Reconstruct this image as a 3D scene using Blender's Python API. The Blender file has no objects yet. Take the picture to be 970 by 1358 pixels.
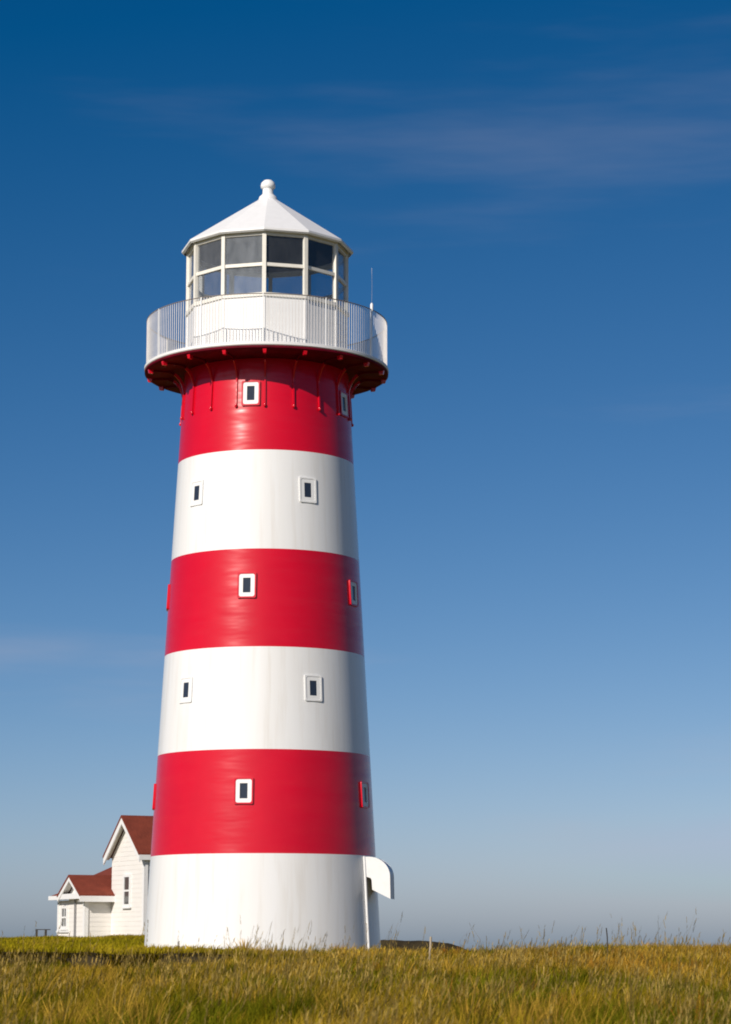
import bpy, math, random
import numpy as np
from mathutils import Vector

# ------------------------------------------------------------------ camera, sky, sun, exposure
sc = bpy.context.scene
COL = sc.collection
R_ = math.radians
PITCH = R_(9.90)
cam_d = bpy.data.cameras.new('camera')
cam = bpy.data.objects.new('camera', cam_d)
COL.objects.link(cam)
cam.location = (0, 0, 0)
cam.rotation_euler = (math.pi / 2 + PITCH, 0, 0)
cam_d.sensor_fit = 'VERTICAL'
cam_d.sensor_height = 36.0
cam_d.sensor_width = 36.0
cam_d.lens = 36.0 * 3300 / 1358
cam_d.clip_start = 0.2
cam_d.clip_end = 20000
cam_d.dof.use_dof = True
cam_d.dof.focus_distance = 60.0
cam_d.dof.aperture_fstop = 5.6
sc.camera = cam

SUN_EL, SUN_AZ = R_(29), R_(214)          # azimuth clockwise from +Y
world = bpy.data.worlds.new('World')
sc.world = world
world.use_nodes = True
wn, wl = world.node_tree.nodes, world.node_tree.links
bg = wn['Background']
sky = wn.new('ShaderNodeTexSky')
sky.sky_type = 'NISHITA'
sky.sun_disc = False
sky.sun_elevation = SUN_EL
sky.sun_rotation = SUN_AZ
sky.altitude = 0
sky.air_density = 0.5
sky.dust_density = 0.8
sky.ozone_density = 3.0
# clear northern air through a polarising filter: contrast of each channel
sep = wn.new('ShaderNodeSeparateColor')
wl.new(sky.outputs[0], sep.inputs[0])
comb = wn.new('ShaderNodeCombineColor')
for i, (k, g, off) in enumerate(((0.80, 1.7, -0.47), (0.96, 1.3, -0.11), (1.42, 1.0, 0.0))):
    p = wn.new('ShaderNodeMath'); p.operation = 'POWER'; p.inputs[1].default_value = g
    m = wn.new('ShaderNodeMath'); m.operation = 'MULTIPLY_ADD'; m.inputs[1].default_value = k; m.inputs[2].default_value = off
    m.use_clamp = False
    wl.new(sep.outputs[i], p.inputs[0]); wl.new(p.outputs[0], m.inputs[0]); q = wn.new('ShaderNodeMath'); q.operation = 'MAXIMUM'; q.inputs[1].default_value = 0.02; wl.new(m.outputs[0], q.inputs[0])
    e = wn.new('ShaderNodeMath'); e.operation = 'MINIMUM'; e.inputs[1].default_value = (6.5, 8.1, 11.0)[i]; wl.new(q.outputs[0], e.inputs[0]); wl.new(e.outputs[0], comb.inputs[i])
# thin streaks of high cloud all round the sky
tc = wn.new('ShaderNodeTexCoord')
mp = wn.new('ShaderNodeMapping')
mp.inputs['Scale'].default_value = (3.0, 3.0, 22.0)
mp.inputs['Location'].default_value = (34.16, 39.59, 4.74)
mp.inputs['Rotation'].default_value = (0, R_(3.0), 0)
wl.new(tc.outputs['Generated'], mp.inputs[0])
nz = wn.new('ShaderNodeTexNoise'); nz.inputs['Scale'].default_value = 1.0; nz.inputs['Detail'].default_value = 5
nz.inputs['Roughness'].default_value = 0.55
wl.new(mp.outputs[0], nz.inputs['Vector'])
rm = wn.new('ShaderNodeMapRange'); rm.interpolation_type = 'SMOOTHSTEP'
rm.inputs['From Min'].default_value = 0.52; rm.inputs['From Max'].default_value = 0.80
rm.inputs['To Max'].default_value = 0.048
wl.new(nz.outputs[0], rm.inputs[0])
mixc = wn.new('ShaderNodeMix'); mixc.data_type = 'RGBA'
mixc.inputs[7].default_value = (7.6, 7.4, 8.6, 1)
sx = wn.new('ShaderNodeSeparateXYZ'); wl.new(tc.outputs['Generated'], sx.inputs[0])
ad = wn.new('ShaderNodeMath'); ad.operation = 'ADD'; ad.inputs[1].default_value = 0.06; wl.new(sx.outputs[2], ad.inputs[0])
mxz = wn.new('ShaderNodeMath'); mxz.operation = 'MAXIMUM'; mxz.inputs[1].default_value = 0.1; wl.new(ad.outputs[0], mxz.inputs[0])
dv = wn.new('ShaderNodeMath'); dv.operation = 'DIVIDE'; wl.new(rm.outputs[0], dv.inputs[0]); wl.new(mxz.outputs[0], dv.inputs[1])
wl.new(dv.outputs[0], mixc.inputs[0]); wl.new(comb.outputs[0], mixc.inputs[6])
wl.new(mixc.outputs[2], bg.inputs[0])
bg.inputs[1].default_value = 0.06

sun_d = bpy.data.lights.new('sun', 'SUN')
sun_d.energy = 4.8
sun_d.angle = R_(0.53)
sun_d.color = (1.0, 0.905, 0.805)
sun = bpy.data.objects.new('sun', sun_d)
COL.objects.link(sun)
sd = Vector((math.sin(SUN_AZ) * math.cos(SUN_EL), math.cos(SUN_AZ) * math.cos(SUN_EL), math.sin(SUN_EL)))
sun.location = sd * 200
sun.rotation_euler = sd.to_track_quat('Z', 'Y').to_euler()
vs = sc.view_settings
vs.view_transform = 'Standard'; vs.look = 'None'; vs.gamma = 1; vs.exposure = 0.0; vs.use_curve_mapping = False
sc.render.engine = 'CYCLES'
sc.cycles.filter_width = 1.9
sc.cycles.max_bounces = 8
sc.cycles.transparent_max_bounces = 16

rng = np.random.default_rng(7)
random.seed(7)

# ------------------------------------------------------------------ materials
def mat(name, col, rough=0.6, spec=0.5, var=0.08, vscale=3.0, bump=0.0, bscale=20.0, coat=0.0, coat_r=0.1,
        col2=None, stretch=(1, 1, 1), metallic=0.0, ripple=0.0, streak=None):
    m = bpy.data.materials.new(name)
    m.use_nodes = True
    n, l = m.node_tree.nodes, m.node_tree.links
    b = n['Principled BSDF']
    b.inputs['Roughness'].default_value = rough
    b.inputs['Specular IOR Level'].default_value = spec
    b.inputs['Coat Weight'].default_value = coat
    b.inputs['Coat IOR'].default_value = 1.55
    b.inputs['Coat Roughness'].default_value = coat_r
    b.inputs['Metallic'].default_value = metallic
    t = n.new('ShaderNodeTexCoord')
    mp = n.new('ShaderNodeMapping'); mp.inputs['Scale'].default_value = stretch
    l.new(t.outputs['Object'], mp.inputs[0])
    z = n.new('ShaderNodeTexNoise'); z.inputs['Scale'].default_value = vscale; z.inputs['Detail'].default_value = 5
    l.new(mp.outputs[0], z.inputs['Vector'])
    r = n.new('ShaderNodeMapRange'); r.inputs['From Min'].default_value = 0.3; r.inputs['From Max'].default_value = 0.7
    l.new(z.outputs[0], r.inputs[0])
    x = n.new('ShaderNodeMix'); x.data_type = 'RGBA'
    c2 = col2 if col2 else tuple(c * (1 - var) for c in col)
    x.inputs[6].default_value = (*c2, 1); x.inputs[7].default_value = (*col, 1)
    l.new(r.outputs[0], x.inputs[0]); l.new(x.outputs[2], b.inputs['Base Color'])
    if streak:                            # thin weather streaks down the wall
        ms = n.new('ShaderNodeMapping'); ms.inputs['Scale'].default_value = (5, 5, 0.22)
        l.new(t.outputs['Object'], ms.inputs[0])
        k = n.new('ShaderNodeTexNoise'); k.inputs['Scale'].default_value = 1.4; k.inputs['Detail'].default_value = 6
        l.new(ms.outputs[0], k.inputs['Vector'])
        kr = n.new('ShaderNodeMapRange'); kr.inputs['From Min'].default_value = 0.52; kr.inputs['From Max'].default_value = 0.80
        kr.inputs['To Max'].default_value = streak[1]
        l.new(k.outputs[0], kr.inputs[0])
        x2 = n.new('ShaderNodeMix'); x2.data_type = 'RGBA'; x2.inputs[7].default_value = (*streak[0], 1)
        l.new(kr.outputs[0], x2.inputs[0]); l.new(x.outputs[2], x2.inputs[6]); l.new(x2.outputs[2], b.inputs['Base Color'])
    if ripple:                            # rolled plate and brush marks: level ripples in the gloss coat
        mr = n.new('ShaderNodeMapping'); mr.inputs['Scale'].default_value = (0.5, 0.5, 2.0)
        l.new(t.outputs['Object'], mr.inputs[0])
        q = n.new('ShaderNodeTexNoise'); q.inputs['Scale'].default_value = 1.5; q.inputs['Detail'].default_value = 2
        l.new(mr.outputs[0], q.inputs['Vector'])
        u = n.new('ShaderNodeBump'); u.inputs['Strength'].default_value = ripple; u.inputs['Distance'].default_value = 0.12
        l.new(q.outputs[0], u.inputs['Height']); l.new(u.outputs[0], b.inputs['Coat Normal'])
    if bump:
        q = n.new('ShaderNodeTexNoise'); q.inputs['Scale'].default_value = bscale; q.inputs['Detail'].default_value = 3
        l.new(mp.outputs[0], q.inputs['Vector'])
        u = n.new('ShaderNodeBump'); u.inputs['Strength'].default_value = bump; u.inputs['Distance'].default_value = 0.05
        l.new(q.outputs[0], u.inputs['Height']); l.new(u.outputs[0], b.inputs['Normal'])
        if coat:
            l.new(u.outputs[0], b.inputs['Coat Normal'])
    return m

M = {}
M['red'] = mat('red_paint', (0.61, 0.0006, 0.016), 0.55, 0.0, 0.10, 1.3, coat=1.0, coat_r=0.235, stretch=(1, 1, 0.6), ripple=0.12)
M['red_shaded'] = mat('shade_darkened_red_paint', (0.14, 0.001, 0.012), 0.7, 0.1, 0.45, 3.0)  # darker copy of the red: shade under the gallery put into the colour
M['white'] = mat('white_paint', (0.785, 0.80, 0.80), 0.5, 0.3, 0.06, 1.6, coat=0.6, coat_r=0.20, stretch=(1.8, 1.8, 0.16), ripple=0.07, col2=(0.76, 0.765, 0.75), streak=((0.55, 0.50, 0.42), 0.35))
M['trim'] = mat('white_trim_paint', (0.79, 0.80, 0.795), 0.45, 0.4, 0.05, 6)
M['cream'] = mat('cream_frame_paint', (0.78, 0.76, 0.68), 0.5, 0.4, 0.07, 8)
M['rail'] = mat('weathered_rail', (0.20, 0.17, 0.15), 0.45, 0.5, 0.15, 10)
M['baluster'] = mat('grey_white_baluster_paint', (0.74, 0.72, 0.70), 0.5, 0.4, 0.15, 6)
M['lining'] = mat('dark_lining_paint', (0.030, 0.030, 0.036), 0.7, 0.3, 0.2, 4)
M['board'] = mat('white_clapboard_paint', (0.78, 0.765, 0.73), 0.6, 0.3, 0.06, 1.2, stretch=(1, 1, 4))
M['roof_red'] = mat('red_brown_shingle', (0.205, 0.042, 0.022), 0.8, 0.3, 0.25, 2.5, 0.4, 9)
M['wood'] = mat('weathered_grey_wood', (0.48, 0.40, 0.29), 0.8, 0.2, 0.3, 12, stretch=(1, 1, 0.2))
M['dark_wood'] = mat('dark_stained_wood', (0.06, 0.055, 0.05), 0.8, 0.2, 0.3, 12)
M['peat'] = mat('dark_peat', (0.055, 0.042, 0.022), 0.95, 0.1, 0.5, 3.0, 0.8, 6, col2=(0.020, 0.016, 0.010))
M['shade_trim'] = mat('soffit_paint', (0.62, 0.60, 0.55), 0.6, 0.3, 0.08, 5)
M['steel'] = mat('steel', (0.30, 0.30, 0.31), 0.4, 0.5, 0.1, 8, metallic=0.6)
M['interior_dark'] = mat('dark_room', (0.02, 0.02, 0.022), 0.9, 0.1)

def window_glass(name, col, rough=0.06):
    m = bpy.data.materials.new(name); m.use_nodes = True
    b = m.node_tree.nodes['Principled BSDF']
    n, l = m.node_tree.nodes, m.node_tree.links
    z = n.new('ShaderNodeTexNoise'); z.inputs['Scale'].default_value = 5
    x = n.new('ShaderNodeMix'); x.data_type = 'RGBA'
    x.inputs[6].default_value = (*col, 1); x.inputs[7].default_value = (*(c * 1.6 for c in col), 1)
    l.new(z.outputs[0], x.inputs[0]); l.new(x.outputs[2], b.inputs['Base Color'])
    b.inputs['Roughness'].default_value = rough
    b.inputs['Specular IOR Level'].default_value = 0.6
    return m
M['pane_dark'] = window_glass('window_glass', (0.020, 0.026, 0.040))
M['pane_house'] = window_glass('house_window_glass', (0.06, 0.06, 0.06), 0.1)

def lantern_glass(name, tint, film):
    """thin plate glass: see-through, mirror by Fresnel, plus a film of salt and dust"""
    m = bpy.data.materials.new(name); m.use_nodes = True
    n, l = m.node_tree.nodes, m.node_tree.links
    n.remove(n['Principled BSDF'])
    out = n['Material Output']
    tr = n.new('ShaderNodeBsdfTransparent'); tr.inputs[0].default_value = (*tint, 1)
    gl = n.new('ShaderNodeBsdfGlossy'); gl.inputs['Roughness'].default_value = 0.02
    fr = n.new('ShaderNodeFresnel')
    ge = n.new('ShaderNodeNewGeometry'); io = n.new('ShaderNodeMapRange')
    io.inputs['To Min'].default_value = 1.5; io.inputs['To Max'].default_value = 1 / 1.5   # same index on both faces of the plate
    l.new(ge.outputs['Backfacing'], io.inputs[0]); l.new(io.outputs[0], fr.inputs[0])
    mx = n.new('ShaderNodeMixShader')
    l.new(fr.outputs[0], mx.inputs[0]); l.new(tr.outputs[0], mx.inputs[1]); l.new(gl.outputs[0], mx.inputs[2])
    df = n.new('ShaderNodeBsdfDiffuse'); df.inputs[0].default_value = (0.52, 0.55, 0.58, 1)
    t = n.new('ShaderNodeTexCoord')
    mp = n.new('ShaderNodeMapping'); mp.inputs['Scale'].default_value = (2.5, 2.5, 1.0)
    l.new(t.outputs['Object'], mp.inputs[0])
    z = n.new('ShaderNodeTexNoise'); z.inputs['Scale'].default_value = 2.2; z.inputs['Detail'].default_value = 4
    l.new(mp.outputs[0], z.inputs['Vector'])
    r = n.new('ShaderNodeMapRange'); r.inputs['From Min'].default_value = 0.25; r.inputs['From Max'].default_value = 0.75
    r.inputs['To Min'].default_value = film * 0.6; r.inputs['To Max'].default_value = film * 1.3
    l.new(z.outputs[0], r.inputs[0])
    m2 = n.new('ShaderNodeMixShader')
    l.new(r.outputs[0], m2.inputs[0]); l.new(mx.outputs[0], m2.inputs[1]); l.new(df.outputs[0], m2.inputs[2])
    l.new(m2.outputs[0], out.inputs[0])
    return m
M['glass'] = lantern_glass('lantern_glass', (0.86, 0.88, 0.90), 0.025)
M['glass_film'] = lantern_glass('lantern_glass_salt_film', (0.84, 0.88, 0.92), 0.17)
M['glass_grey'] = lantern_glass('lantern_glass_light_film', (0.86, 0.87, 0.88), 0.09)

def grass_mat():
    m = bpy.data.materials.new('grass_blades'); m.use_nodes = True
    n, l = m.node_tree.nodes, m.node_tree.links
    n.remove(n['Principled BSDF'])
    a = n.new('ShaderNodeAttribute'); a.attribute_name = 'tint'
    d = n.new('ShaderNodeBsdfDiffuse'); t = n.new('ShaderNodeBsdfTranslucent')
    x = n.new('ShaderNodeMixShader'); x.inputs[0].default_value = 0.30
    l.new(a.outputs[0], d.inputs[0]); l.new(a.outputs[0], t.inputs[0])
    l.new(d.outputs[0], x.inputs[1]); l.new(t.outputs[0], x.inputs[2])
    l.new(x.outputs[0], n['Material Output'].inputs[0])
    return m
M['grass'] = grass_mat()

def ground_mat():
    m = mat('turf', (0.22, 0.165, 0.026), 0.95, 0.1, 0.4, 0.35, 0.9, 5.0, col2=(0.11, 0.095, 0.012))
    return m
M['ground'] = ground_mat()

# ------------------------------------------------------------------ mesh helpers
def mesh(name, vs_, fs, m=None, smooth=False, angle=35):
    me = bpy.data.meshes.new(name)
    me.from_pydata([tuple(v) for v in vs_], [], fs)
    me.validate(); me.update()
    if m is not None:
        me.materials.append(m)
    if smooth:
        me.polygons.foreach_set('use_smooth', [True] * len(me.polygons))
        me.set_sharp_from_angle(angle=R_(angle))
    return me

def link(name, me, parent=None, **props):
    o = bpy.data.objects.new(name, me)
    COL.objects.link(o)
    if parent is not None:
        o.parent = parent
    for k, v in props.items():
        o[k] = v
    return o

def thing(name, label, cat, loc=(0, 0, 0), rz=0.0, group=None):
    o = link(name, None)
    o.location = loc; o.rotation_euler = (0, 0, rz)
    o.empty_display_size = 0.3
    o['label'] = label; o['category'] = cat
    if group:
        o['group'] = group
    return o

class MB:
    def __init__(s): s.v = []; s.f = []
    def add(s, vs_, fs):
        k = len(s.v); s.v += [tuple(v) for v in vs_]; s.f += [tuple(i + k for i in f) for f in fs]; return s
    def hexa(s, p):                       # 8 points: bottom 4 ccw, top 4 ccw
        return s.add(p, [(3, 2, 1, 0), (4, 5, 6, 7), (0, 1, 5, 4), (1, 2, 6, 5), (2, 3, 7, 6), (3, 0, 4, 7)])
    def box(s, x0, x1, y0, y1, z0, z1):
        return s.hexa([(x0, y0, z0), (x1, y0, z0), (x1, y1, z0), (x0, y1, z0), (x0, y0, z1), (x1, y0, z1), (x1, y1, z1), (x0, y1, z1)])
    def prism(s, poly, fn, d0, d1):       # polygon (p,q), fn(p,q,d)->xyz
        n = len(poly)
        vs_ = [fn(p, q, d0) for p, q in poly] + [fn(p, q, d1) for p, q in poly]
        return s.add(vs_, [tuple(range(n - 1, -1, -1)), tuple(range(n, 2 * n))] + [(i, (i + 1) % n, n + (i + 1) % n, n + i) for i in range(n)])
    def tube(s, pts, r, n=8, rfun=None):
        pts = [Vector(p) for p in pts]
        rings = []
        for i, p in enumerate(pts):
            t = (pts[min(i + 1, len(pts) - 1)] - pts[max(i - 1, 0)]).normalized()
            u = t.orthogonal() if i == 0 else (uu - t * uu.dot(t))
            u.normalize(); uu = u
            w = t.cross(u)
            rr = r if rfun is None else r * rfun(i / (len(pts) - 1))
            rings.append([p + (u * math.cos(a) + w * math.sin(a)) * rr for a in [2 * math.pi * k / n for k in range(n)]])
        vs_ = [q for ring in rings for q in ring]
        fs = []
        for i in range(len(rings) - 1):
            for k in range(n):
                fs.append((i * n + k, i * n + (k + 1) % n, (i + 1) * n + (k + 1) % n, (i + 1) * n + k))
        fs.append(tuple(range(n - 1, -1, -1))); e = (len(rings) - 1) * n
        fs.append(tuple(e + k for k in range(n)))
        return s.add(vs_, fs)
    def rev(s, prof, n=96, a0=0.0, closed=False):
        """revolve (r,z) profile about z; r==0 points become poles"""
        idx = []
        vs_ = []
        for r, z in prof:
            if r < 1e-6:
                idx.append([len(vs_)] * n); vs_.append((0, 0, z))
            else:
                idx.append(list(range(len(vs_), len(vs_) + n)))
                vs_ += [(r * math.sin(a0 + 2 * math.pi * k / n), -r * math.cos(a0 + 2 * math.pi * k / n), z) for k in range(n)]
        fs = []
        m = len(prof)
        for i in range(m if closed else m - 1):
            A, B = idx[i], idx[(i + 1) % m]
            for k in range(n):
                k2 = (k + 1) % n
                q = [A[k], A[k2], B[k2], B[k]]
                q = [v for j, v in enumerate(q) if v not in q[:j]]
                if len(q) > 2:
                    fs.append(tuple(q))
        return s.add(vs_, fs)
    def mesh(s, name, m, smooth=False, angle=35):
        return mesh(name, s.v, s.f, m, smooth, angle)
    def obj(s, name, m, parent=None, smooth=False, angle=35, **props):
        return link(name, s.mesh(name, m, smooth, angle), parent, **props)

# ------------------------------------------------------------------ ground
def S(t):
    t = np.clip(t, 0, 1)
    return t * t * (3 - 2 * t)

def vnoise(x, y, seed=0):
    xi, yi = np.floor(x).astype(np.int64), np.floor(y).astype(np.int64)
    fx, fy = S(x - xi), S(y - yi)
    def h(a, b):
        v = (a * 374761393 + b * 668265263 + seed * 1442695041) & 0xffffffff
        v = ((v ^ (v >> 13)) * 1274126177) & 0xffffffff
        return ((v ^ (v >> 16)) & 0xffff) / 65535.0
    return (h(xi, yi) * (1 - fx) + h(xi + 1, yi) * fx) * (1 - fy) + (h(xi, yi + 1) * (1 - fx) + h(xi + 1, yi + 1) * fx) * fy

def fbm(x, y, seed=0):
    return 0.55 * vnoise(x, y, seed) + 0.3 * vnoise(2.1 * x, 2.1 * y, seed + 5) + 0.15 * vnoise(4.3 * x, 4.3 * y, seed + 9)

PR = np.array([(-60, -1.6), (0, -1.35), (10, -0.98), (20, -0.74), (30, -0.58), (40, -0.45), (50, -0.33), (56, -0.28), (64, -0.30), (80, -0.45), (130, -1.0), (300, -7), (900, -24), (9000, -120)])
PL = np.array([(-60, -1.6), (0, -1.35), (10, -0.98), (20, -0.78), (30, -0.66), (40, -0.58), (49.6, -0.55), (50.3, -0.14), (60, -0.10), (72, -0.02), (90, 0.20), (120, 0.22), (150, -0.2), (300, -7), (900, -24), (9000, -120)])

def bank_edge(x):
    return 0.5 * np.sin(x * 0.55) + 0.25 * np.sin(x * 1.7 + 1)

def terrain(x, y):
    x = np.asarray(x, float); y = np.asarray(y, float)
    zr = np.interp(y, PR[:, 0], PR[:, 1]) + 0.10 * S((x - 1.5) / 5) * S((y - 30) / 18) * (1 - S((y - 70) / 30))
    zr = zr + 0.05 * S(1 - np.abs(x - 5.2) / 2.5) * S(1 - np.abs(y - 52) / 12)
    wob = np.where(y < 58, bank_edge(x), 0)
    zl = np.interp(y - wob, PL[:, 0], PL[:, 1])
    m = 1 - S((x + 3.6) / 2.2)
    z = zr * (1 - m) + zl * m
    fade = 1 - S((y - 160) / 200)
    z = z + fade * ((fbm(x * 0.45 + 11, y * 0.30, 3) - 0.5) * 0.16 + (fbm(x * 1.5, y * 1.1, 8) - 0.5) * 0.07)
    # hummocks on the lawn before the house
    z = z + 0.16 * np.exp(-((x + 8.6) / 1.3) ** 2 - ((y - 92) / 6) ** 2) + 0.14 * np.exp(-((x + 12.6) / 1.2) ** 2 - ((y - 100) / 7) ** 2)
    return z

def grade(pts):
    out = [pts[0][0]]
    for (a, st), (b, _) in zip(pts, pts[1:]):
        n = max(1, int(round((b - a) / st)))
        out += list(np.linspace(a, b, n + 1)[1:])
    return np.array(out)
gx = grade([(-6000, 900), (-600, 60), (-60, 4), (-20, 0.5), (20, 4), (60, 60), (600, 900), (6000, 1)])
gy = grade([(-60, 6), (4, 0.7), (44, 0.25), (56, 0.6), (120, 4), (200, 20), (600, 300), (9000, 1)])
GX, GY = np.meshgrid(gx, gy)
GZ = terrain(GX, GY)
nx, ny = len(gx), len(gy)
gv = np.stack([GX.ravel(), GY.ravel(), GZ.ravel()], 1)
gf = [(j * nx + i, j * nx + i + 1, (j + 1) * nx + i + 1, (j + 1) * nx + i) for j in range(ny - 1) for i in range(nx - 1)]
link('ground', mesh('ground', gv.tolist(), gf, M['ground'], True, 180), kind='structure')

# ------------------------------------------------------------------ lighthouse
TX, TY = -2.401, 59.0
tower = thing('lighthouse', 'tall tapering lighthouse banded red and white with glazed lantern and railed gallery', 'lighthouse', (TX, TY, 0))

def Rt(z):
    return 2.757 - 0.0560 * z
BANDS = [(-0.9, 2.06, 'white'), (2.06, 4.409, 'red'), (4.409, 6.764, 'white'), (6.764, 9.053, 'red'), (9.053, 11.409, 'white'), (11.409, 13.66, 'red')]
for z0, z1, c in BANDS:
    zs = np.linspace(z0, z1, 5)
    prof = [(Rt(z), z) for z in zs] + [(Rt(z1) - 0.05, z1), (Rt(z0) - 0.05, z0)]
    o = MB().rev(prof, 160, closed=True).obj(c + '_band', M[c], tower, True, 40)
    o['label'] = ('crimson' if c == 'red' else 'white') + ' painted band of the tower shaft'

def rrect(w, h, r, n=4):
    pts = []
    for cx, cy, a in ((w / 2 - r, h / 2 - r, 0), (-w / 2 + r, h / 2 - r, 90), (-w / 2 + r, -h / 2 + r, 180), (w / 2 - r, -h / 2 + r, 270)):
        for k in range(n + 1):
            t = R_(a + 90 * k / n)
            pts.append((cx + r * math.cos(t), cy + r * math.sin(t)))
    return pts

def ring_prism(mb, outer, inner, fn, d0, d1):
    n = len(outer)
    vs_ = [fn(p, q, d) for d in (d0, d1) for poly in (outer, inner) for p, q in poly]
    O0, I0, O1, I1 = 0, n, 2 * n, 3 * n
    fs = []
    for i in range(n):
        j = (i + 1) % n
        fs += [(O1 + i, O1 + j, I1 + j, I1 + i), (O0 + j, O0 + i, I0 + i, I0 + j),
               (O0 + i, O0 + j, O1 + j, O1 + i), (I0 + j, I0 + i, I1 + i, I1 + j)]
    mb.add(vs_, fs)
    return mb

def frame_at(az, z, r):
    a = R_(az)
    out = Vector((math.sin(a), -math.cos(a), 0)); tan = Vector((math.cos(a), math.sin(a), 0))
    base = out * r + Vector((0, 0, z))
    return lambda p, q, d: base + tan * p + Vector((0, 0, q)) + out * (d - 0.056 * q)     # leans with the shaft

WIN = [(-8.0, 12.77, 'red'), (66.5, 12.77, 'red'),
       (-45.8, 10.485, 'white'), (29.0, 10.485, 'white'),
       (-8.2, 8.19, 'red'), (66.5, 8.19, 'red'), (-86.0, 8.19, 'red'),
       (-45.6, 5.83, 'white'), (29.6, 5.83, 'white'),
       (-7.8, 3.46, 'red'), (67.8, 3.46, 'red'), (-86.0, 3.46, 'red')]
for az, z, c in WIN:
    fn = frame_at(az, z, Rt(z))
    w, h = (0.44, 0.60)
    mb = ring_prism(MB(), rrect(w, h, 0.03), rrect(w - 0.07, h - 0.07, 0.05), fn, -0.12, 0.036 if c == 'red' else 0.020)
    wo = mb.obj('window', M[c], tower, True, 30)
    wo['label'] = 'small casement in a ' + ('crimson' if c == 'red' else 'white') + ' box surround'
    ring_prism(MB(), rrect(w - 0.072, h - 0.072, 0.05), rrect(0.18, 0.345, 0.004), fn, -0.10, 0.026 if c == 'red' else 0.012).obj('frame', M['trim'], wo, True, 30)
    MB().prism(rrect(0.195, 0.36, 0.004, 1), fn, -0.002, 0.005).obj('pane', M['pane_dark'], wo)

# gallery
MB().rev([(1.85, 13.71), (2.945, 13.71), (2.965, 13.73), (2.965, 13.79), (2.945, 13.80), (1.85, 13.80)], 160, closed=True).obj('gallery_deck', M['trim'], tower, True, 30)
MB().rev([(1.95, 13.62), (2.90, 13.62), (2.955, 13.655), (2.955, 13.708), (1.95, 13.708)], 160, closed=True).obj('gallery_soffit', M['red_shaded'], tower, True, 30)
NB = 19
def bracket_mesh():
    """thin cast rib: climbs the shaft, coves out and runs under the soffit to a nub at the rim"""
    z0 = 12.50
    path = [(Rt(z) + 0.004, z, 0.0) for z in np.linspace(z0, 13.02, 5)]
    for k in range(1, 11):
        t = math.pi / 2 * k / 10
        path.append((Rt(13.2) + 0.46 * (1 - math.cos(t)), 13.02 + 0.60 * math.sin(t), t))
    path += [(r, 13.62, math.pi / 2) for r in (2.65, 2.82)]
    mb = MB()
    vs_, L = [], len(path)
    for r, z, t in path:
        d = 0.038
        nr, nz_ = math.cos(t), -math.sin(t)
        for dy in (-0.017, 0.017):
            vs_.append((r + nr * d, dy, z + nz_ * d)); vs_.append((r - nr * 0.03, dy, z - nz_ * 0.03))
    fs = []
    for i in range(L - 1):
        a, b = i * 4, i * 4 + 4
        fs += [(a, b, b + 1, a + 1), (a + 3, b + 3, b + 2, a + 2), (a + 2, b + 2, b, a), (a + 1, b + 1, b + 3, a + 3)]
    fs += [(0, 1, 3, 2), (L * 4 - 4, L * 4 - 2, L * 4 - 1, L * 4 - 3)]
    mb.add(vs_, fs)
    nf = len(mb.f)
    kb = MB().rev([(0, -0.045), (0.026, -0.038), (0.036, -0.01), (0.03, 0.025), (0, 0.04)], 10)
    mb.add([(x + Rt(z0) + 0.035, y, z + z0 - 0.02) for x, y, z in kb.v], kb.f)
    mb.hexa([(2.81, -0.035, 13.53), (2.90, -0.035, 13.54), (2.90, 0.035, 13.54), (2.81, 0.035, 13.53), (2.79, -0.045, 13.63), (2.92, -0.045, 13.63), (2.92, 0.045, 13.63), (2.79, 0.045, 13.63)])
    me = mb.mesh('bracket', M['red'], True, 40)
    me.materials.append(M['red_shaded'])
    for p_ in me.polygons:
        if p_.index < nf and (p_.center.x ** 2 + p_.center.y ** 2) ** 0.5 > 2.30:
            p_.material_index = 1  # rib below the deck takes the red with painted-in shade
    return me
bm_ = bracket_mesh()
for k in range(NB):
    a = R_(1.3 + 360 / NB * k)
    o = link('bracket', bm_, tower)
    o.rotation_euler = (0, 0, a - math.pi / 2)
MB().rev([(2.915 + 0.012 * math.cos(R_(45 * k)), 14.945 + 0.012 * math.sin(R_(45 * k))) for k in range(8)], 160, closed=True).obj('handrail', M['rail'], tower, True, 80)
NBAL = 240
bal = MB().box(-0.008, 0.008, -0.005, 0.005, 13.79, 14.93).mesh('baluster', M['baluster'])
post = MB().box(-0.016, 0.016, -0.012, 0.012, 13.79, 14.95).mesh('post', M['trim'])
for k in range(NBAL):
    a = 2 * math.pi * k / NBAL + 0.008
    main = k % 20 == 0
    o = link('railing_post' if main else 'baluster', post if main else bal, tower)
    o.location = (2.915 * math.sin(a), -2.915 * math.cos(a), 0)
    o.rotation_euler = (0, 0, a)

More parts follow.
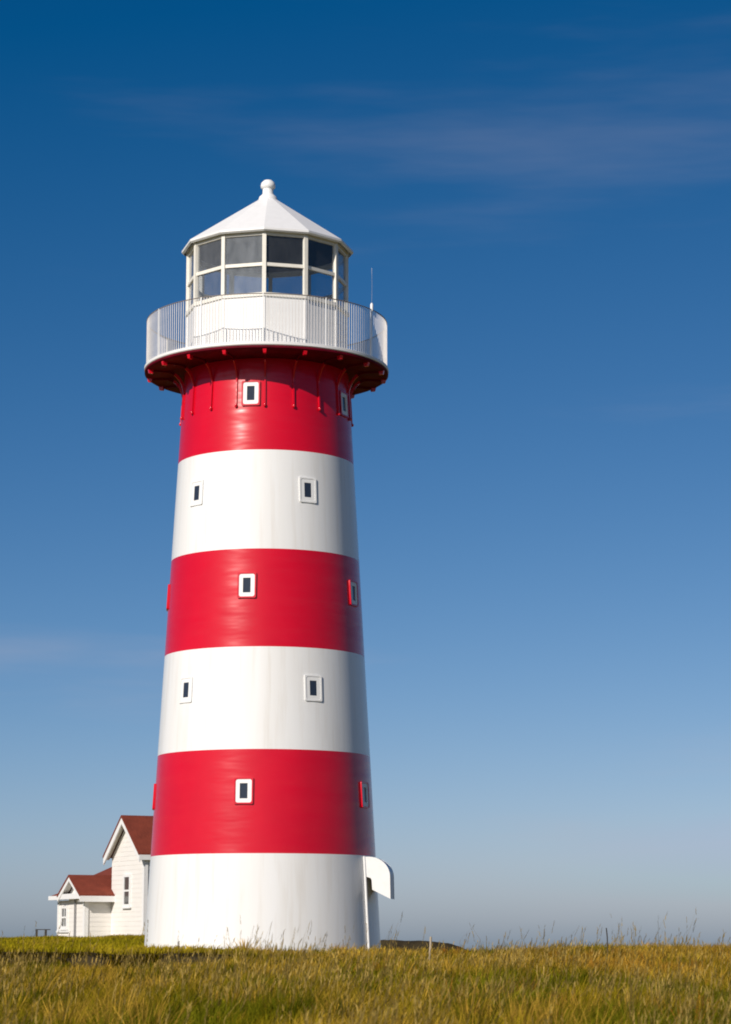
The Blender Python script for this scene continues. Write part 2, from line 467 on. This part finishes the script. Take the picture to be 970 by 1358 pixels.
# lantern: twelve sides
def side(k, r0, r1, z0, z1, inset=0.0):
    a0, a1 = R_(30 * k), R_(30 * k + 30)
    def P(r, a): return Vector((r * math.sin(a), -r * math.cos(a), 0))
    A, B, C, D = P(r1, a0), P(r1, a1), P(r0, a1), P(r0, a0)
    if inset:
        t = (B - A).normalized() * inset
        A, B = A + t, B - t
        t2 = (C - D).normalized() * inset
        D, C = D + t2, C - t2
    return [(*p.xy, z) for z in (z0, z1) for p in (A, B, C, D)]
RL = 1.97
for k in range(12):
    MB().hexa(side(k, RL - 0.07, RL - 0.012, 13.79, 15.14, 0.004)).obj('wall_panel', M['white'], tower)
    for z0, z1 in ((15.14, 15.225), (15.885, 15.965), (16.64, 16.735)):
        MB().hexa(side(k, RL - 0.09, RL + (0.03 if z0 < 15.2 else -0.005), z0, z1, 0.003)).obj('glazing_bar', M['cream'], tower)
    a = R_(30 * k)
    o = MB().box(-0.047, 0.047, -RL - 0.012, -RL + 0.09, 15.142, 16.735).obj('mullion', M['cream'], tower)
    o.rotation_euler = (0, 0, a)
    o = MB().box(-0.030, 0.030, -RL + 0.004, -RL + 0.09, 13.79, 15.141).obj('corner_post', M['white'], tower)
    o.rotation_euler = (0, 0, a)
    g = M['glass_film'] if k == 11 else M['glass_grey'] if k in (9, 10) else M['glass']
    for z0, z1 in ((15.222, 15.888), (15.962, 16.643)):
        o = MB().hexa(side(k, RL - 0.052, RL - 0.042, z0, z1, 0.02)).obj('pane', g, tower)
        if k == 11:
            o['label'] = 'pale hazy pane filmed with salt'
MB().rev([(2.06, 16.70), (2.105, 16.735), (2.105, 16.785), (0.21, 18.09), (0.0, 18.12), (0.0, 18.0), (1.85, 16.739), (2.0, 16.737)], 12, 0.0).obj('roof', M['trim'], tower)
MB().rev([(1.99, 16.736), (0.05, 16.95), (0.05, 16.96), (1.84, 16.75)], 12).obj('lantern_ceiling', M['lining'], tower)
MB().rev([(0.0, 15.06), (1.88, 15.06), (1.88, 15.10), (0, 15.10)], 12).obj('lantern_floor', M['lining'], tower)
MB().rev([(0.27, 18.00), (0.235, 18.09), (0.215, 18.16), (0.165, 18.20), (0.135, 18.24), (0.13, 18.36), (0.175, 18.39), (0.185, 18.45), (0.165, 18.52), (0.10, 18.585), (0.0, 18.60)], 24).obj('finial', M['trim'], tower, True, 50)

# hood over the side door
HZ = R_(82.5)
hout = Vector((math.sin(HZ), -math.cos(HZ), 0)); htan = Vector((math.cos(HZ), math.sin(HZ), 0))
hfn = lambda u, z, v: hout * u + htan * v + Vector((0, 0, z))
def harc(a, b): return [(2.62 + a * math.sin(R_(t)), 1.58 + b * math.cos(R_(t))) for t in range(0, 91, 9)]
cheek = [(2.20, 2.03)] + harc(0.49, 0.45) + [(3.12, 1.07), (2.70, 1.28), (2.685, 1.50), (2.66, 1.545), (2.58, 1.57), (2.20, 1.57)]
hood = MB()
outer = [(2.20, 2.025)] + harc(0.485, 0.445) + [(3.112, 1.075)]
inner = [(2.20, 1.99)] + harc(0.455, 0.41) + [(3.08, 1.09)]
for i in range(len(outer) - 1):
    hood.prism([outer[i], outer[i + 1], inner[i + 1], inner[i]], hfn, -0.88, -0.20)
ho = hood.obj('door_hood', M['trim'], tower, True, 30)
ho['label'] = 'white curved hood over the side doorway'
for v0, v1 in ((-0.925, -0.883), (-0.197, -0.155)):
    MB().prism(cheek, hfn, v0, v1).obj('side_cheek', M['trim'], ho)
ca = R_(62.5)
cpt = [((Rt(z) + 0.03) * math.sin(ca), -(Rt(z) + 0.03) * math.cos(ca), z) for z in np.linspace(-0.5, 2.04, 8)]
co = MB().tube(cpt, 0.032, 10).obj('conduit', M['trim'], tower, True, 60)
co['label'] = 'white cable pipe running up the tower foot'

# whip antenna clamped to the handrail
aa = R_(61)
ant = thing('whip_antenna', 'thin whip antenna on a white base clamped to the gallery handrail', 'antenna', (TX + 2.915 * math.sin(aa), TY - 2.915 * math.cos(aa), 14.97))
MB().tube([(0, 0, 0.12), (0.005, 0, 0.6), (0.0, 0, 1.0)], 0.0033, 6).obj('rod', M['steel'], ant, True, 60)
MB().rev([(0.0, -0.06), (0.03, -0.06), (0.036, 0.0), (0.036, 0.10), (0.02, 0.13), (0, 0.15)], 12).obj('base', M['trim'], ant, True, 40)

# ------------------------------------------------------------------ keeper's house behind, seen end-on
HX, HY, HR = -9.66, 110.0, R_(27.1)
house = thing('keeper_house', "white clapboard keeper's house with red roofs half hidden behind the lighthouse", 'house', (HX, HY, 0), HR)

def boards(wall, kind, s0, s1, z0, z1, face, apex=None, gap=0.205):
    """clapboards on the face x=face ('x') or y=face ('y'); apex=(s,z) narrows them under a gable"""
    z = z0
    while z < (apex[1] if apex else z1) - 0.03:
        zt = min(z + gap, apex[1] if apex else z1)
        def lim(zz):
            if not apex or zz <= z1: return s0, s1
            t = (zz - z1) / (apex[1] - z1)
            return s0 + (apex[0] - s0) * t, s1 + (apex[0] - s1) * t
        a0, a1 = lim(z); b0, b1 = lim(zt)
        if b1 - b0 < 0.02: b0 -= 0.01; b1 += 0.01
        d0, d1 = 0.018, 0.009
        pts = []
        for (p0, p1, zz, d) in ((a0, a1, z + 0.002, d0), (b0, b1, zt - 0.002, d1)):
            if kind == 'x':
                pts += [(face - d, p0, zz), (face - d, p1, zz), (face - 0.001, p1, zz), (face - 0.001, p0, zz)]
            else:
                pts += [(p0, face - d, zz), (p1, face - d, zz), (p1, face - 0.001, zz), (p0, face - 0.001, zz)]
        MB().hexa(pts).obj('clapboard', M['board'], wall)
        z = zt

def block(a0, a1, b0, b1, zb, ze, zr, oa, ob, fascia=0.2, barge=0.24, skip_boards=False):
    """gabled block, ridge along x; returns wall and roof parts"""
    bm = (b0 + b1) / 2
    w = MB().prism([(b0, zb), (b1, zb), (b1, ze), (bm, zr), (b0, ze)], lambda p, q, d: (d, p, q), a0, a1).obj('wall', M['board'], house)
    if not skip_boards:
        boards(w, 'x', b0, b1, zb + 0.35, ze, a0, (bm, zr - 0.03))
        boards(w, 'y', a0, a1, zb + 0.35, ze, b0)
        # corner boards
        MB().box(a0 - 0.06, a0 + 0.13, b0 - 0.06, b0 - 0.004, zb, ze - 0.01).obj('corner_board', M['trim'], w)
        MB().box(a0 - 0.062, a0 - 0.004, b0 - 0.062, b0 + 0.13, zb, ze - 0.012).obj('corner_board', M['trim'], w)
    sl = (zr - ze) / (bm - b0)
    rf = MB()
    th = 0.09
    for sgn, be in ((-1, b0 - ob), (1, b1 + ob)):
        zo = ze - sl * ob
        rf.prism([(be, zo + 0.10), (bm, zr + 0.10), (bm, zr + 0.10 + th), (be, zo + 0.10 + th)], lambda p, q, d: (d, p, q), a0 - oa - 0.03, a1 + 0.1)
    r = rf.obj('roof', M['roof_red'], house)
    zo = ze - sl * ob
    # fascia and soffit along the front eave
    MB().box(a0 - oa, a1, b0 - ob - 0.025, b0 - ob + 0.02, zo - fascia + 0.10, zo + 0.12).obj('fascia', M['trim'], r)
    MB().box(a0 - oa + 0.03, a1, b0 - ob + 0.022, b0 - 0.063, zo - fascia + 0.12, zo - fascia + 0.15).obj('soffit', M['shade_trim'], r)
    # bargeboards, boxed back to the wall
    for s_, be in ((-1, b0 - ob), (1, b1 + ob)):
        MB().prism([(be, zo + 0.098), (bm + s_ * 0.001, zr + 0.098), (bm + s_ * 0.001, zr + 0.098 - barge), (be, zo + 0.098 - barge)], lambda p, q, d: (d, p, q), a0 - oa, a0 - oa + 0.06).obj('bargeboard', M['trim'], r)
        MB().prism([(be, zo + 0.06), (bm + s_ * 0.001, zr + 0.06), (bm + s_ * 0.001, zr + 0.02), (be, zo + 0.02)], lambda p, q, d: (d, p, q), a0 - oa + 0.062, a0 - 0.065).obj('soffit', M['shade_trim'], r)
    return w, r

def house_window(wall, a, bc, z0, z1, w, mull=True):
    x = a - 0.05
    o = ring_prism(MB(), [(bc - w / 2, z0), (bc + w / 2, z0), (bc + w / 2, z1), (bc - w / 2, z1)],
                   [(bc - w / 2 + 0.13, z0 + 0.12), (bc + w / 2 - 0.13, z0 + 0.12), (bc + w / 2 - 0.13, z1 - 0.12), (bc - w / 2 + 0.13, z1 - 0.12)],
                   lambda p, q, d: (d, p, q), a - 0.004, x - 0.03).obj('window', M['trim'], wall)
    zm = (z0 + z1) / 2
    for q0, q1 in ((z0 + 0.10, zm - 0.035), (zm + 0.035, z1 - 0.10)):
        MB().box(a - 0.048, a - 0.03, bc - w / 2 + 0.1, bc + w / 2 - 0.1, q0, q1).obj('pane', M['pane_house'], wall)
    MB().box(a - 0.065, a - 0.02, bc - w / 2 + 0.1, bc + w / 2 - 0.1, zm - 0.04, zm + 0.04).obj('meeting_rail', M['trim'], wall)
    if mull:
        MB().box(a - 0.062, a - 0.02, bc - 0.03, bc + 0.03, z0 + 0.1, z1 - 0.1).obj('mullion', M['trim'], wall)
    MB().box(a - 0.13, a - 0.04, bc - w / 2 - 0.06, bc + w / 2 + 0.06, z0 - 0.07, z0 - 0.005).obj('sill', M['trim'], wall)

w1, r1 = block(0, 9.0, 0, 3.9, -0.5, 4.0, 5.57, 0.36, 0.22, barge=0.30)
house_window(w1, 0, 1.95, 1.72, 3.15, 0.86, False)
w2, r2 = block(-1.25, 5.0, 3.92, 6.0, -0.5, 2.36, 3.0, 0.42, 0.42, fascia=0.24, barge=0.2)
MB().box(-1.64, -1.315, 3.60, 6.32, 2.10, 2.34).obj('eave_return', M['trim'], r2)
MB().box(-1.37, -1.31, 4.97, 5.02, -0.5, 2.1).obj('downpipe', M['steel'], w2)
# hip-roofed rear block
MB().add([(0.1, 4.6, 2.9), (6, 4.6, 2.9), (6, 9, 2.9), (0.1, 9, 2.9), (2.6, 6.6, 4.3), (6, 6.6, 4.3)],
         [(0, 4, 3), (0, 1, 5, 4), (3, 4, 5, 2), (1, 2, 5), (0, 3, 2, 1)]).obj('hip_roof', M['roof_red'], house)
MB().box(0.4, 5.8, 6.1, 8.7, -0.5, 2.9).obj('rear_wall', M['board'], house)
# low bay at the far end
w3 = MB().box(-1.22, 3.0, 6.02, 7.42, -0.5, 2.06).obj('bay_wall', M['board'], house)
boards(w3, 'x', 6.02, 7.42, -0.15, 2.06, -1.22)
MB().box(-1.285, -1.225, 7.30, 7.44, -0.5, 2.0).obj('corner_board', M['trim'], w3)
r3 = MB().add([(-1.58, 6.03, 2.26), (3.2, 6.03, 2.26), (3.2, 7.75, 2.26), (-1.58, 7.75, 2.26), (-1.1, 6.03, 2.62), (3.2, 6.03, 2.62)],
              [(0, 4, 3), (3, 4, 5, 2), (0, 1, 5, 4), (1, 2, 5), (0, 3, 2, 1)]).obj('bay_roof', M['roof_red'], house)
MB().box(-1.61, -1.55, 6.04, 7.78, 2.09, 2.275).obj('fascia', M['trim'], r3)
MB().box(-1.545, -1.29, 6.05, 7.74, 2.10, 2.13).obj('soffit', M['shade_trim'], r3)
house_window(w3, -1.22, 6.55, 0.78, 1.82, 0.82, True)
MB().box(-1.32, -1.225, 5.9, 7.45, 0.62, 0.70).obj('belt_board', M['trim'], w3)
MB().tube([(2.2, 4.9, 3.1), (2.2, 4.9, 3.35)], 0.06, 8).obj('vent_pipe', M['steel'], r2, True, 60)

# small railing at the far side of the house
rl = thing('porch_railing', 'small dark wooden railing at the far left end of the white house', 'railing', (-15.1, 116.5, 0.2), R_(10))
for x in (-0.08, 0.34):
    MB().box(x - 0.05, x + 0.05, -0.05, 0.05, -0.6, 0.54).obj('post', M['dark_wood'], rl)
MB().box(-0.13, 0.55, -0.03, 0.03, 0.54, 0.58).obj('rail', M['dark_wood'], rl)

# ------------------------------------------------------------------ stakes, banks
def stake(name, label, x, y, z1, w, lean, m):
    z0 = float(terrain(x, y)) - 0.2
    t = thing(name, label, 'stake', (x, y, z0))
    h = z1 - z0
    pts = [(lean * k / 5 * h + 0.006 * math.sin(k * 2.1), 0.004 * math.cos(k * 3), h * k / 5) for k in range(6)]
    MB().tube(pts, w, 7, lambda q: 1.0 - 0.25 * q + 0.1 * math.sin(q * 9)).obj('shaft', m, t, True, 50)
    return t
stake('wooden_stake', 'pale weathered stake standing in the grass just right of the tower', 1.13, 46.0, 0.17, 0.026, 0.08, M['wood'])
stake('wooden_stake', 'thin dark stake poking above the grass on the right skyline', 4.42, 46.0, 0.33, 0.014, -0.03, M['dark_wood'])

def berm():
    x = np.linspace(-1.2, 3.9, 70); n = len(x)
    z = np.interp(x, [-1.2, 0.5, 0.7, 2.0, 2.5, 3.0, 3.4, 3.9], [0.20, 0.21, 0.215, 0.19, 0.17, 0.11, 0.02, -0.2]) + (fbm(x * 3, x * 0, 2) - 0.5) * 0.06
    prof = [(-0.5, -1.2, 0), (-0.35, -0.25, 1), (-0.22, -0.03, 1), (0.1, 0.0, 1), (0.7, -0.06, 1), (1.6, -1.2, 0)]
    vs_ = []
    for i in range(n):
        for k, (dy, dz, f) in enumerate(prof):
            j = (fbm(np.array([x[i] * 4 + k * 7]), np.array([k * 3.3]), 4)[0] - 0.5) * 0.12
            vs_.append((x[i], dy + j, (z[i] + dz) if f else -1.2))
    p = len(prof)
    fs = [(i * p + k, (i + 1) * p + k, (i + 1) * p + k + 1, i * p + k + 1) for i in range(n - 1) for k in range(p - 1)]
    fs += [tuple(range(p)), tuple((n - 1) * p + k for k in range(p - 1, -1, -1))]
    o = link('earth_bank', mesh('earth_bank', vs_, fs, M['peat'], True, 60))
    o.location = (0, 92, 0)
    o['label'] = 'low dark earth bank on the skyline just right of the lighthouse foot'; o['category'] = 'bank'
berm()

def peat_edge():
    x = np.linspace(-11.5, -1.8, 200); n = len(x)
    yc = 50.0 + bank_edge(x)
    vs_ = []
    prof = [(-1.05, -0.15), (-0.85, 0.12), (-0.74, 0.45), (-0.66, 0.80), (-0.52, 0.97), (-0.2, 1.03), (0.55, 0.9)]
    zb = terrain(x, yc - 1.0); zt = terrain(x, yc + 0.55)
    for i in range(n):
        for k, (dy, dz) in enumerate(prof):
            j = (vnoise(np.array([x[i] * 3.1 + 9 * k]), np.array([k * 1.7]), 12)[0] - 0.5)
            vs_.append((x[i], yc[i] + dy + j * 0.22, zb[i] + dz * (zt[i] - zb[i]) + j * 0.09 * (k in (2, 3, 4)) - 0.05 * (k == 6)))
    p = len(prof)
    fs = [(i * p + k, (i + 1) * p + k, (i + 1) * p + k + 1, i * p + k + 1) for i in range(n - 1) for k in range(p - 1)]
    link('peat_bank', mesh('peat_bank', vs_, fs, M['peat'], True, 180), kind='structure')
peat_edge()

# ------------------------------------------------------------------ grass
def blades(x, y, h, w, lean_x, lean_y, cb, ct, z=None, curl=0.5):
    """returns vertex (n,5,3), colour (n,5,3) arrays of five-vertex blades"""
    n = len(x)
    z = terrain(x, y) - 0.02 if z is None else z
    a = rng.uniform(0, 2 * math.pi, n)
    # mostly turned to the viewer, as the wind combs them sideways
    sx, sy = np.cos(a * 0.5 - math.pi / 2 * 0) * w, np.sin(a) * w * 0.6
    b = np.stack([x, y, z], 1)
    s = np.stack([sx, sy, 0 * x], 1) * 0.5
    mid = b + np.stack([lean_x * h * curl * 0.55, lean_y * h * curl * 0.55, h * 0.58], 1)
    tip = b + np.stack([lean_x * h, lean_y * h, h * np.sqrt(np.maximum(0.15, 1 - 0.5 * (lean_x ** 2 + lean_y ** 2)))], 1)
    V = np.stack([b - s, b + s, mid - s * 0.8, mid + s * 0.8, tip], 1)
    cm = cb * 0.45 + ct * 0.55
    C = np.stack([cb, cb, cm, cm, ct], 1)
    return V, C

def build_blades(name, parts, **props):
    V = np.concatenate([p[0] for p in parts]); C = np.concatenate([p[1] for p in parts])
    n = len(V)
    me = bpy.data.meshes.new(name)
    me.vertices.add(n * 5); me.vertices.foreach_set('co', V.reshape(-1).astype(np.float32))
    base = (np.arange(n) * 5)[:, None]
    li = (base + np.array([0, 1, 3, 2, 2, 3, 4])[None]).reshape(-1)
    me.loops.add(n * 7); me.loops.foreach_set('vertex_index', li.astype(np.int32))
    ls = ((np.arange(n) * 7)[:, None] + np.array([0, 4])[None]).reshape(-1)
    me.polygons.add(n * 2); me.polygons.foreach_set('loop_start', ls.astype(np.int32))
    me.update(calc_edges=True)
    at = me.attributes.new('tint', 'FLOAT_COLOR', 'POINT')
    rgba = np.concatenate([C.reshape(-1, 3), np.ones((n * 5, 1))], 1)
    at.data.foreach_set('color', np.clip(rgba, 0, 1).reshape(-1).astype(np.float32))
    me.materials.append(M['grass'])
    return link(name, me, **props)

GREEN = np.array([0.21, 0.225, 0.010]); OLIVE = np.array([0.42, 0.305, 0.012])
GOLD = np.array([0.86, 0.53, 0.075]); RUST = np.array([0.60, 0.27, 0.040]); DARK = np.array([0.05, 0.048, 0.006])

def tints(x, y, gold_bias=0.0):
    n = len(x)
    p = 0.5 + 1.9 * (fbm(x * 0.8 + 3, y * 0.17, 21) - 0.5)        # dry against lush
    q = fbm(x * 0.38 + 30, y * 0.11 + 4, 33)
    ridge = S((y - 27) / 14) * (0.6 + 0.4 * S((x + 3) / 5))     # the windy crest bleaches first
    g = np.clip((p - 0.55) * 2.2 + gold_bias + rng.normal(0, 0.25, n) + 0.95 * ridge, 0, 1)[:, None]
    top = OLIVE * (1 - g) + GOLD * g
    gr = (S((0.56 - p) * 3.6) * (1 - 0.7 * ridge))[:, None]
    top = top * (1 - 0.85 * gr) + GREEN * 0.85 * gr
    ru = (S((q - 0.44) * 5) * S((x - 0.5) / 5) * S((y - 19) / 8) * 0.75)[:, None]
    top = top * (1 - ru) + RUST * ru
    v = (rng.uniform(0.55, 1.3, n) * (0.78 + 0.85 * fbm(x * 1.9 + 5, y * 0.7, 44)) * (0.80 + 0.2 * S((x + 4) / 5)))[:, None]
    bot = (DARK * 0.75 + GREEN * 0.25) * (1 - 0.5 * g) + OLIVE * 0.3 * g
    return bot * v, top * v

def zone(n, y0, y1, margin, xm=None):
    y = np.sqrt(rng.uniform(y0 ** 2, y1 ** 2, n))
    half = 0.150 * y + margin
    x = rng.uniform(-1, 1, n) * half
    k = np.ones(n, bool)
    k &= ((x - TX) ** 2 + (y - TY) ** 2) > 2.75 ** 2
    left_lawn = (y > 49.3 + bank_edge(x)) & (x < -2.6 + 0.4 * np.sin(y))
    k &= ~left_lawn
    return x[k], y[k]

parts = []
for n, y0, y1, marg, hm, wm in ((80000, 11, 19, 2.5, 0.28, 0.007), (85000, 19, 29, 2.5, 0.27, 0.010), (75000, 29, 41, 3, 0.25, 0.014), (65000, 41, 60, 4, 0.23, 0.019)):
    x, y = zone(n, y0, y1, marg)
    # tussocks: pull blades into clumps and vary the height
    clump = fbm(x * 2.3, y * 1.9, 51)
    h = hm * (0.45 + 1.0 * clump) * rng.uniform(0.6, 1.25, len(x))
    w = wm * rng.uniform(0.6, 1.4, len(x))
    lx = 0.22 + rng.normal(0, 0.32, len(x)); ly = rng.normal(0, 0.28, len(x))
    cb, ct = tints(x, y)
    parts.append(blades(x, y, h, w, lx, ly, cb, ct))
def tussocks(n, y0, y1, per, hm, wm):
    cx, cy = zone(n, y0, y1, 2.0)
    n = len(cx)
    ang = rng.uniform(0, 2 * math.pi, (n, per)); rad = np.abs(rng.normal(0, 0.07, (n, per)))
    x = (cx[:, None] + np.cos(ang) * rad).ravel(); y = (cy[:, None] + np.sin(ang) * rad).ravel()
    size = np.repeat(rng.uniform(0.6, 1.35, n), per)
    h = hm * size * rng.uniform(0.6, 1.15, n * per)
    sp_ = rng.uniform(0.15, 0.75, n * per)
    lx = np.cos(ang).ravel() * sp_ + 0.15; ly = np.sin(ang).ravel() * sp_
    kind = np.repeat(rng.uniform(0, 1, n), per)
    q = np.repeat(S((cx + 1) / 6), per)
    col = np.where((kind < 0.42)[:, None], GOLD, np.where((kind < 0.62 + 0.0 * q)[:, None], OLIVE, np.where((kind < 0.62 + 0.22 * q)[:, None], RUST, GREEN * 0.8)))
    col = col * rng.uniform(0.7, 1.15, n * per)[:, None]
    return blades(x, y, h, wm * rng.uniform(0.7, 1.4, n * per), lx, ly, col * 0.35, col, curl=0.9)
parts.append(tussocks(380, 12, 22, 60, 0.33, 0.0075))
parts.append(tussocks(560, 22, 38, 50, 0.31, 0.011))
parts.append(tussocks(420, 38, 57, 36, 0.26, 0.017))
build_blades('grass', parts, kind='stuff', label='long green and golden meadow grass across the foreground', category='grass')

# seeding stalks standing over the meadow
def stalks(n, y0, y1, h0, h1, wst, straw=1.0, marg=2.0):
    x, y = zone(n, y0, y1, marg)
    keep = fbm(x * 0.8 + 40, y * 0.35, 71) > 0.50
    x, y = x[keep], y[keep]
    n = len(x)
    h = rng.uniform(h0, h1, n)
    lx = 0.22 + rng.normal(0, 0.20, n); ly = rng.normal(0, 0.15, n)
    v = rng.uniform(0.7, 1.2, n)[:, None] * straw
    c = (np.array([0.62, 0.44, 0.12]) * v) * (1 - 0.4 * (rng.uniform(0, 1, n)[:, None] > 0.6)) + 0.0
    out = [blades(x, y, h, np.full(n, wst), lx, ly, c * 0.5, c)]
    z = terrain(x, y) - 0.02
    tipz = z + h * np.sqrt(np.maximum(0.15, 1 - 0.5 * (lx ** 2 + ly ** 2)))
    for j in range(7):                    # plume of spikelets on the top quarter
        t = 1 - 0.045 * j
        px, py = x + lx * h * t, y + ly * h * t
        pz = z + (tipz - z) * (t - 0.03)
        l = rng.uniform(0.035, 0.075, n)
        out.append(blades(px, py, l, np.full(n, wst * 1.3), lx + rng.normal(0, 0.35, n), rng.normal(0, 0.3, n), c * 0.9, c * 1.1, z=pz))
    return out
sp = stalks(2600, 12, 24, 0.34, 0.60, 0.0055) + stalks(3200, 24, 40, 0.32, 0.56, 0.0075) + stalks(800, 40, 56, 0.28, 0.48, 0.009) + stalks(170, 18, 32, 0.75, 1.05, 0.0055, 0.75) + stalks(220, 34, 54, 0.5, 0.85, 0.007, 0.7)
build_blades('tall_grass_stalks', sp, kind='stuff', label='straw coloured seeding grass stalks leaning over the meadow', category='grass')

# mown lawn on the terrace by the house
n = 120000
y = rng.uniform(49.4, 112, n); x = rng.uniform(-1, 1, n) * 9.5 - 11.5
k = (y > 49.45 + bank_edge(x)) & (x < -2.2) & (((x - TX) ** 2 + (y - TY) ** 2) > 2.75 ** 2) & (x > -0.16 * y - 3)
x, y = x[k], y[k]
u_ = (x - HX) * math.cos(HR) + (y - HY) * math.sin(HR); v_ = -(x - HX) * math.sin(HR) + (y - HY) * math.cos(HR)
k = ~((u_ > -1.3) & (v_ > -0.1) & (v_ < 7.5) & ((u_ > 0) | (v_ > 3.8)))
x, y = x[k], y[k]
n = len(x)
h = 0.10 * (0.5 + fbm(x * 1.5, y * 0.9, 61)) * rng.uniform(0.6, 1.5, n)
near = S(1 - np.abs(y - 51) / 2.0)
h = h * (1 + 0.6 * near)
cb, ct = tints(x, y, -0.25)
lawn = np.array([0.60, 0.50, 0.020]) * rng.uniform(0.7, 1.2, n)[:, None]
ct = (ct * 0.45 + lawn * 0.55) * (0.7 + 0.6 * fbm(x * 0.9 + 8, y * 0.25, 77))[:, None]
nb = 5200
bx_ = rng.uniform(-11.5, -2.0, nb); t_ = rng.uniform(0, 1, nb) ** 0.8
by_ = 50.0 + bank_edge(bx_) - 1.05 + 0.5 * t_ + rng.normal(0, 0.05, nb)
zb_, zt_ = terrain(bx_, 50 + bank_edge(bx_) - 1.0), terrain(bx_, 50 + bank_edge(bx_) + 0.55)
kk = (fbm(bx_ * 1.1, by_ * 0 + 2, 91) > 0.36) | (t_ > 0.82)
bx_, by_, bz_, t_ = bx_[kk], by_[kk], (zb_ + (zt_ - zb_) * t_ - 0.02)[kk], t_[kk]
cbk = (OLIVE * 0.55)[None] * rng.uniform(0.35, 1.3, len(bx_))[:, None]
bank_tuft = blades(bx_, by_, rng.uniform(0.06, 0.15, len(bx_)), np.full(len(bx_), 0.02), 0.2 + rng.normal(0, 0.5, len(bx_)), rng.normal(-0.3, 0.3, len(bx_)), cbk * 0.4, cbk, z=bz_)
build_blades('lawn_grass', [bank_tuft, blades(x, y, h, rng.uniform(0.014, 0.03, n), 0.2 + rng.normal(0, 0.3, n), rng.normal(0, 0.3, n), lawn * 0.5, ct)], kind='stuff', label='short green lawn grass on the terrace before the white house', category='grass')

# one dock plant and a yellow flower that stand out of the meadow
def dock(x, y):
    z0 = float(terrain(x, y))
    t = thing('dock_plant', 'small dark seeding dock plant before the white tower foot', 'plant', (x, y, z0))
    H = 0.10 - z0
    MB().tube([(0, 0, -0.03), (0.01, 0, H * 0.5), (0.0, 0, H)], 0.006, 6).obj('stem', M['dark_wood'], t, True, 60)
    for i in range(9):
        a = i * 2.4; q = H * (0.72 + 0.03 * i); l = 0.075 - 0.004 * i
        dx, dy = math.cos(a), math.sin(a) * 0.6
        MB().add([(0, 0, q), (dx * l * .5 - dy * .02, dy * l * .5 + dx * .02, q + l * .25), (dx * l, dy * l, q + l * .35), (dx * l * .5 + dy * .02, dy * l * .5 - dx * .02, q + l * .15), (dx * l * .5, dy * l * .5, q + l * .12)],
                 [(0, 1, 4), (1, 2, 4), (2, 3, 4), (3, 0, 4)]).obj('leaf', M['dark_wood'], t)
dock(-3.48, 47.0)
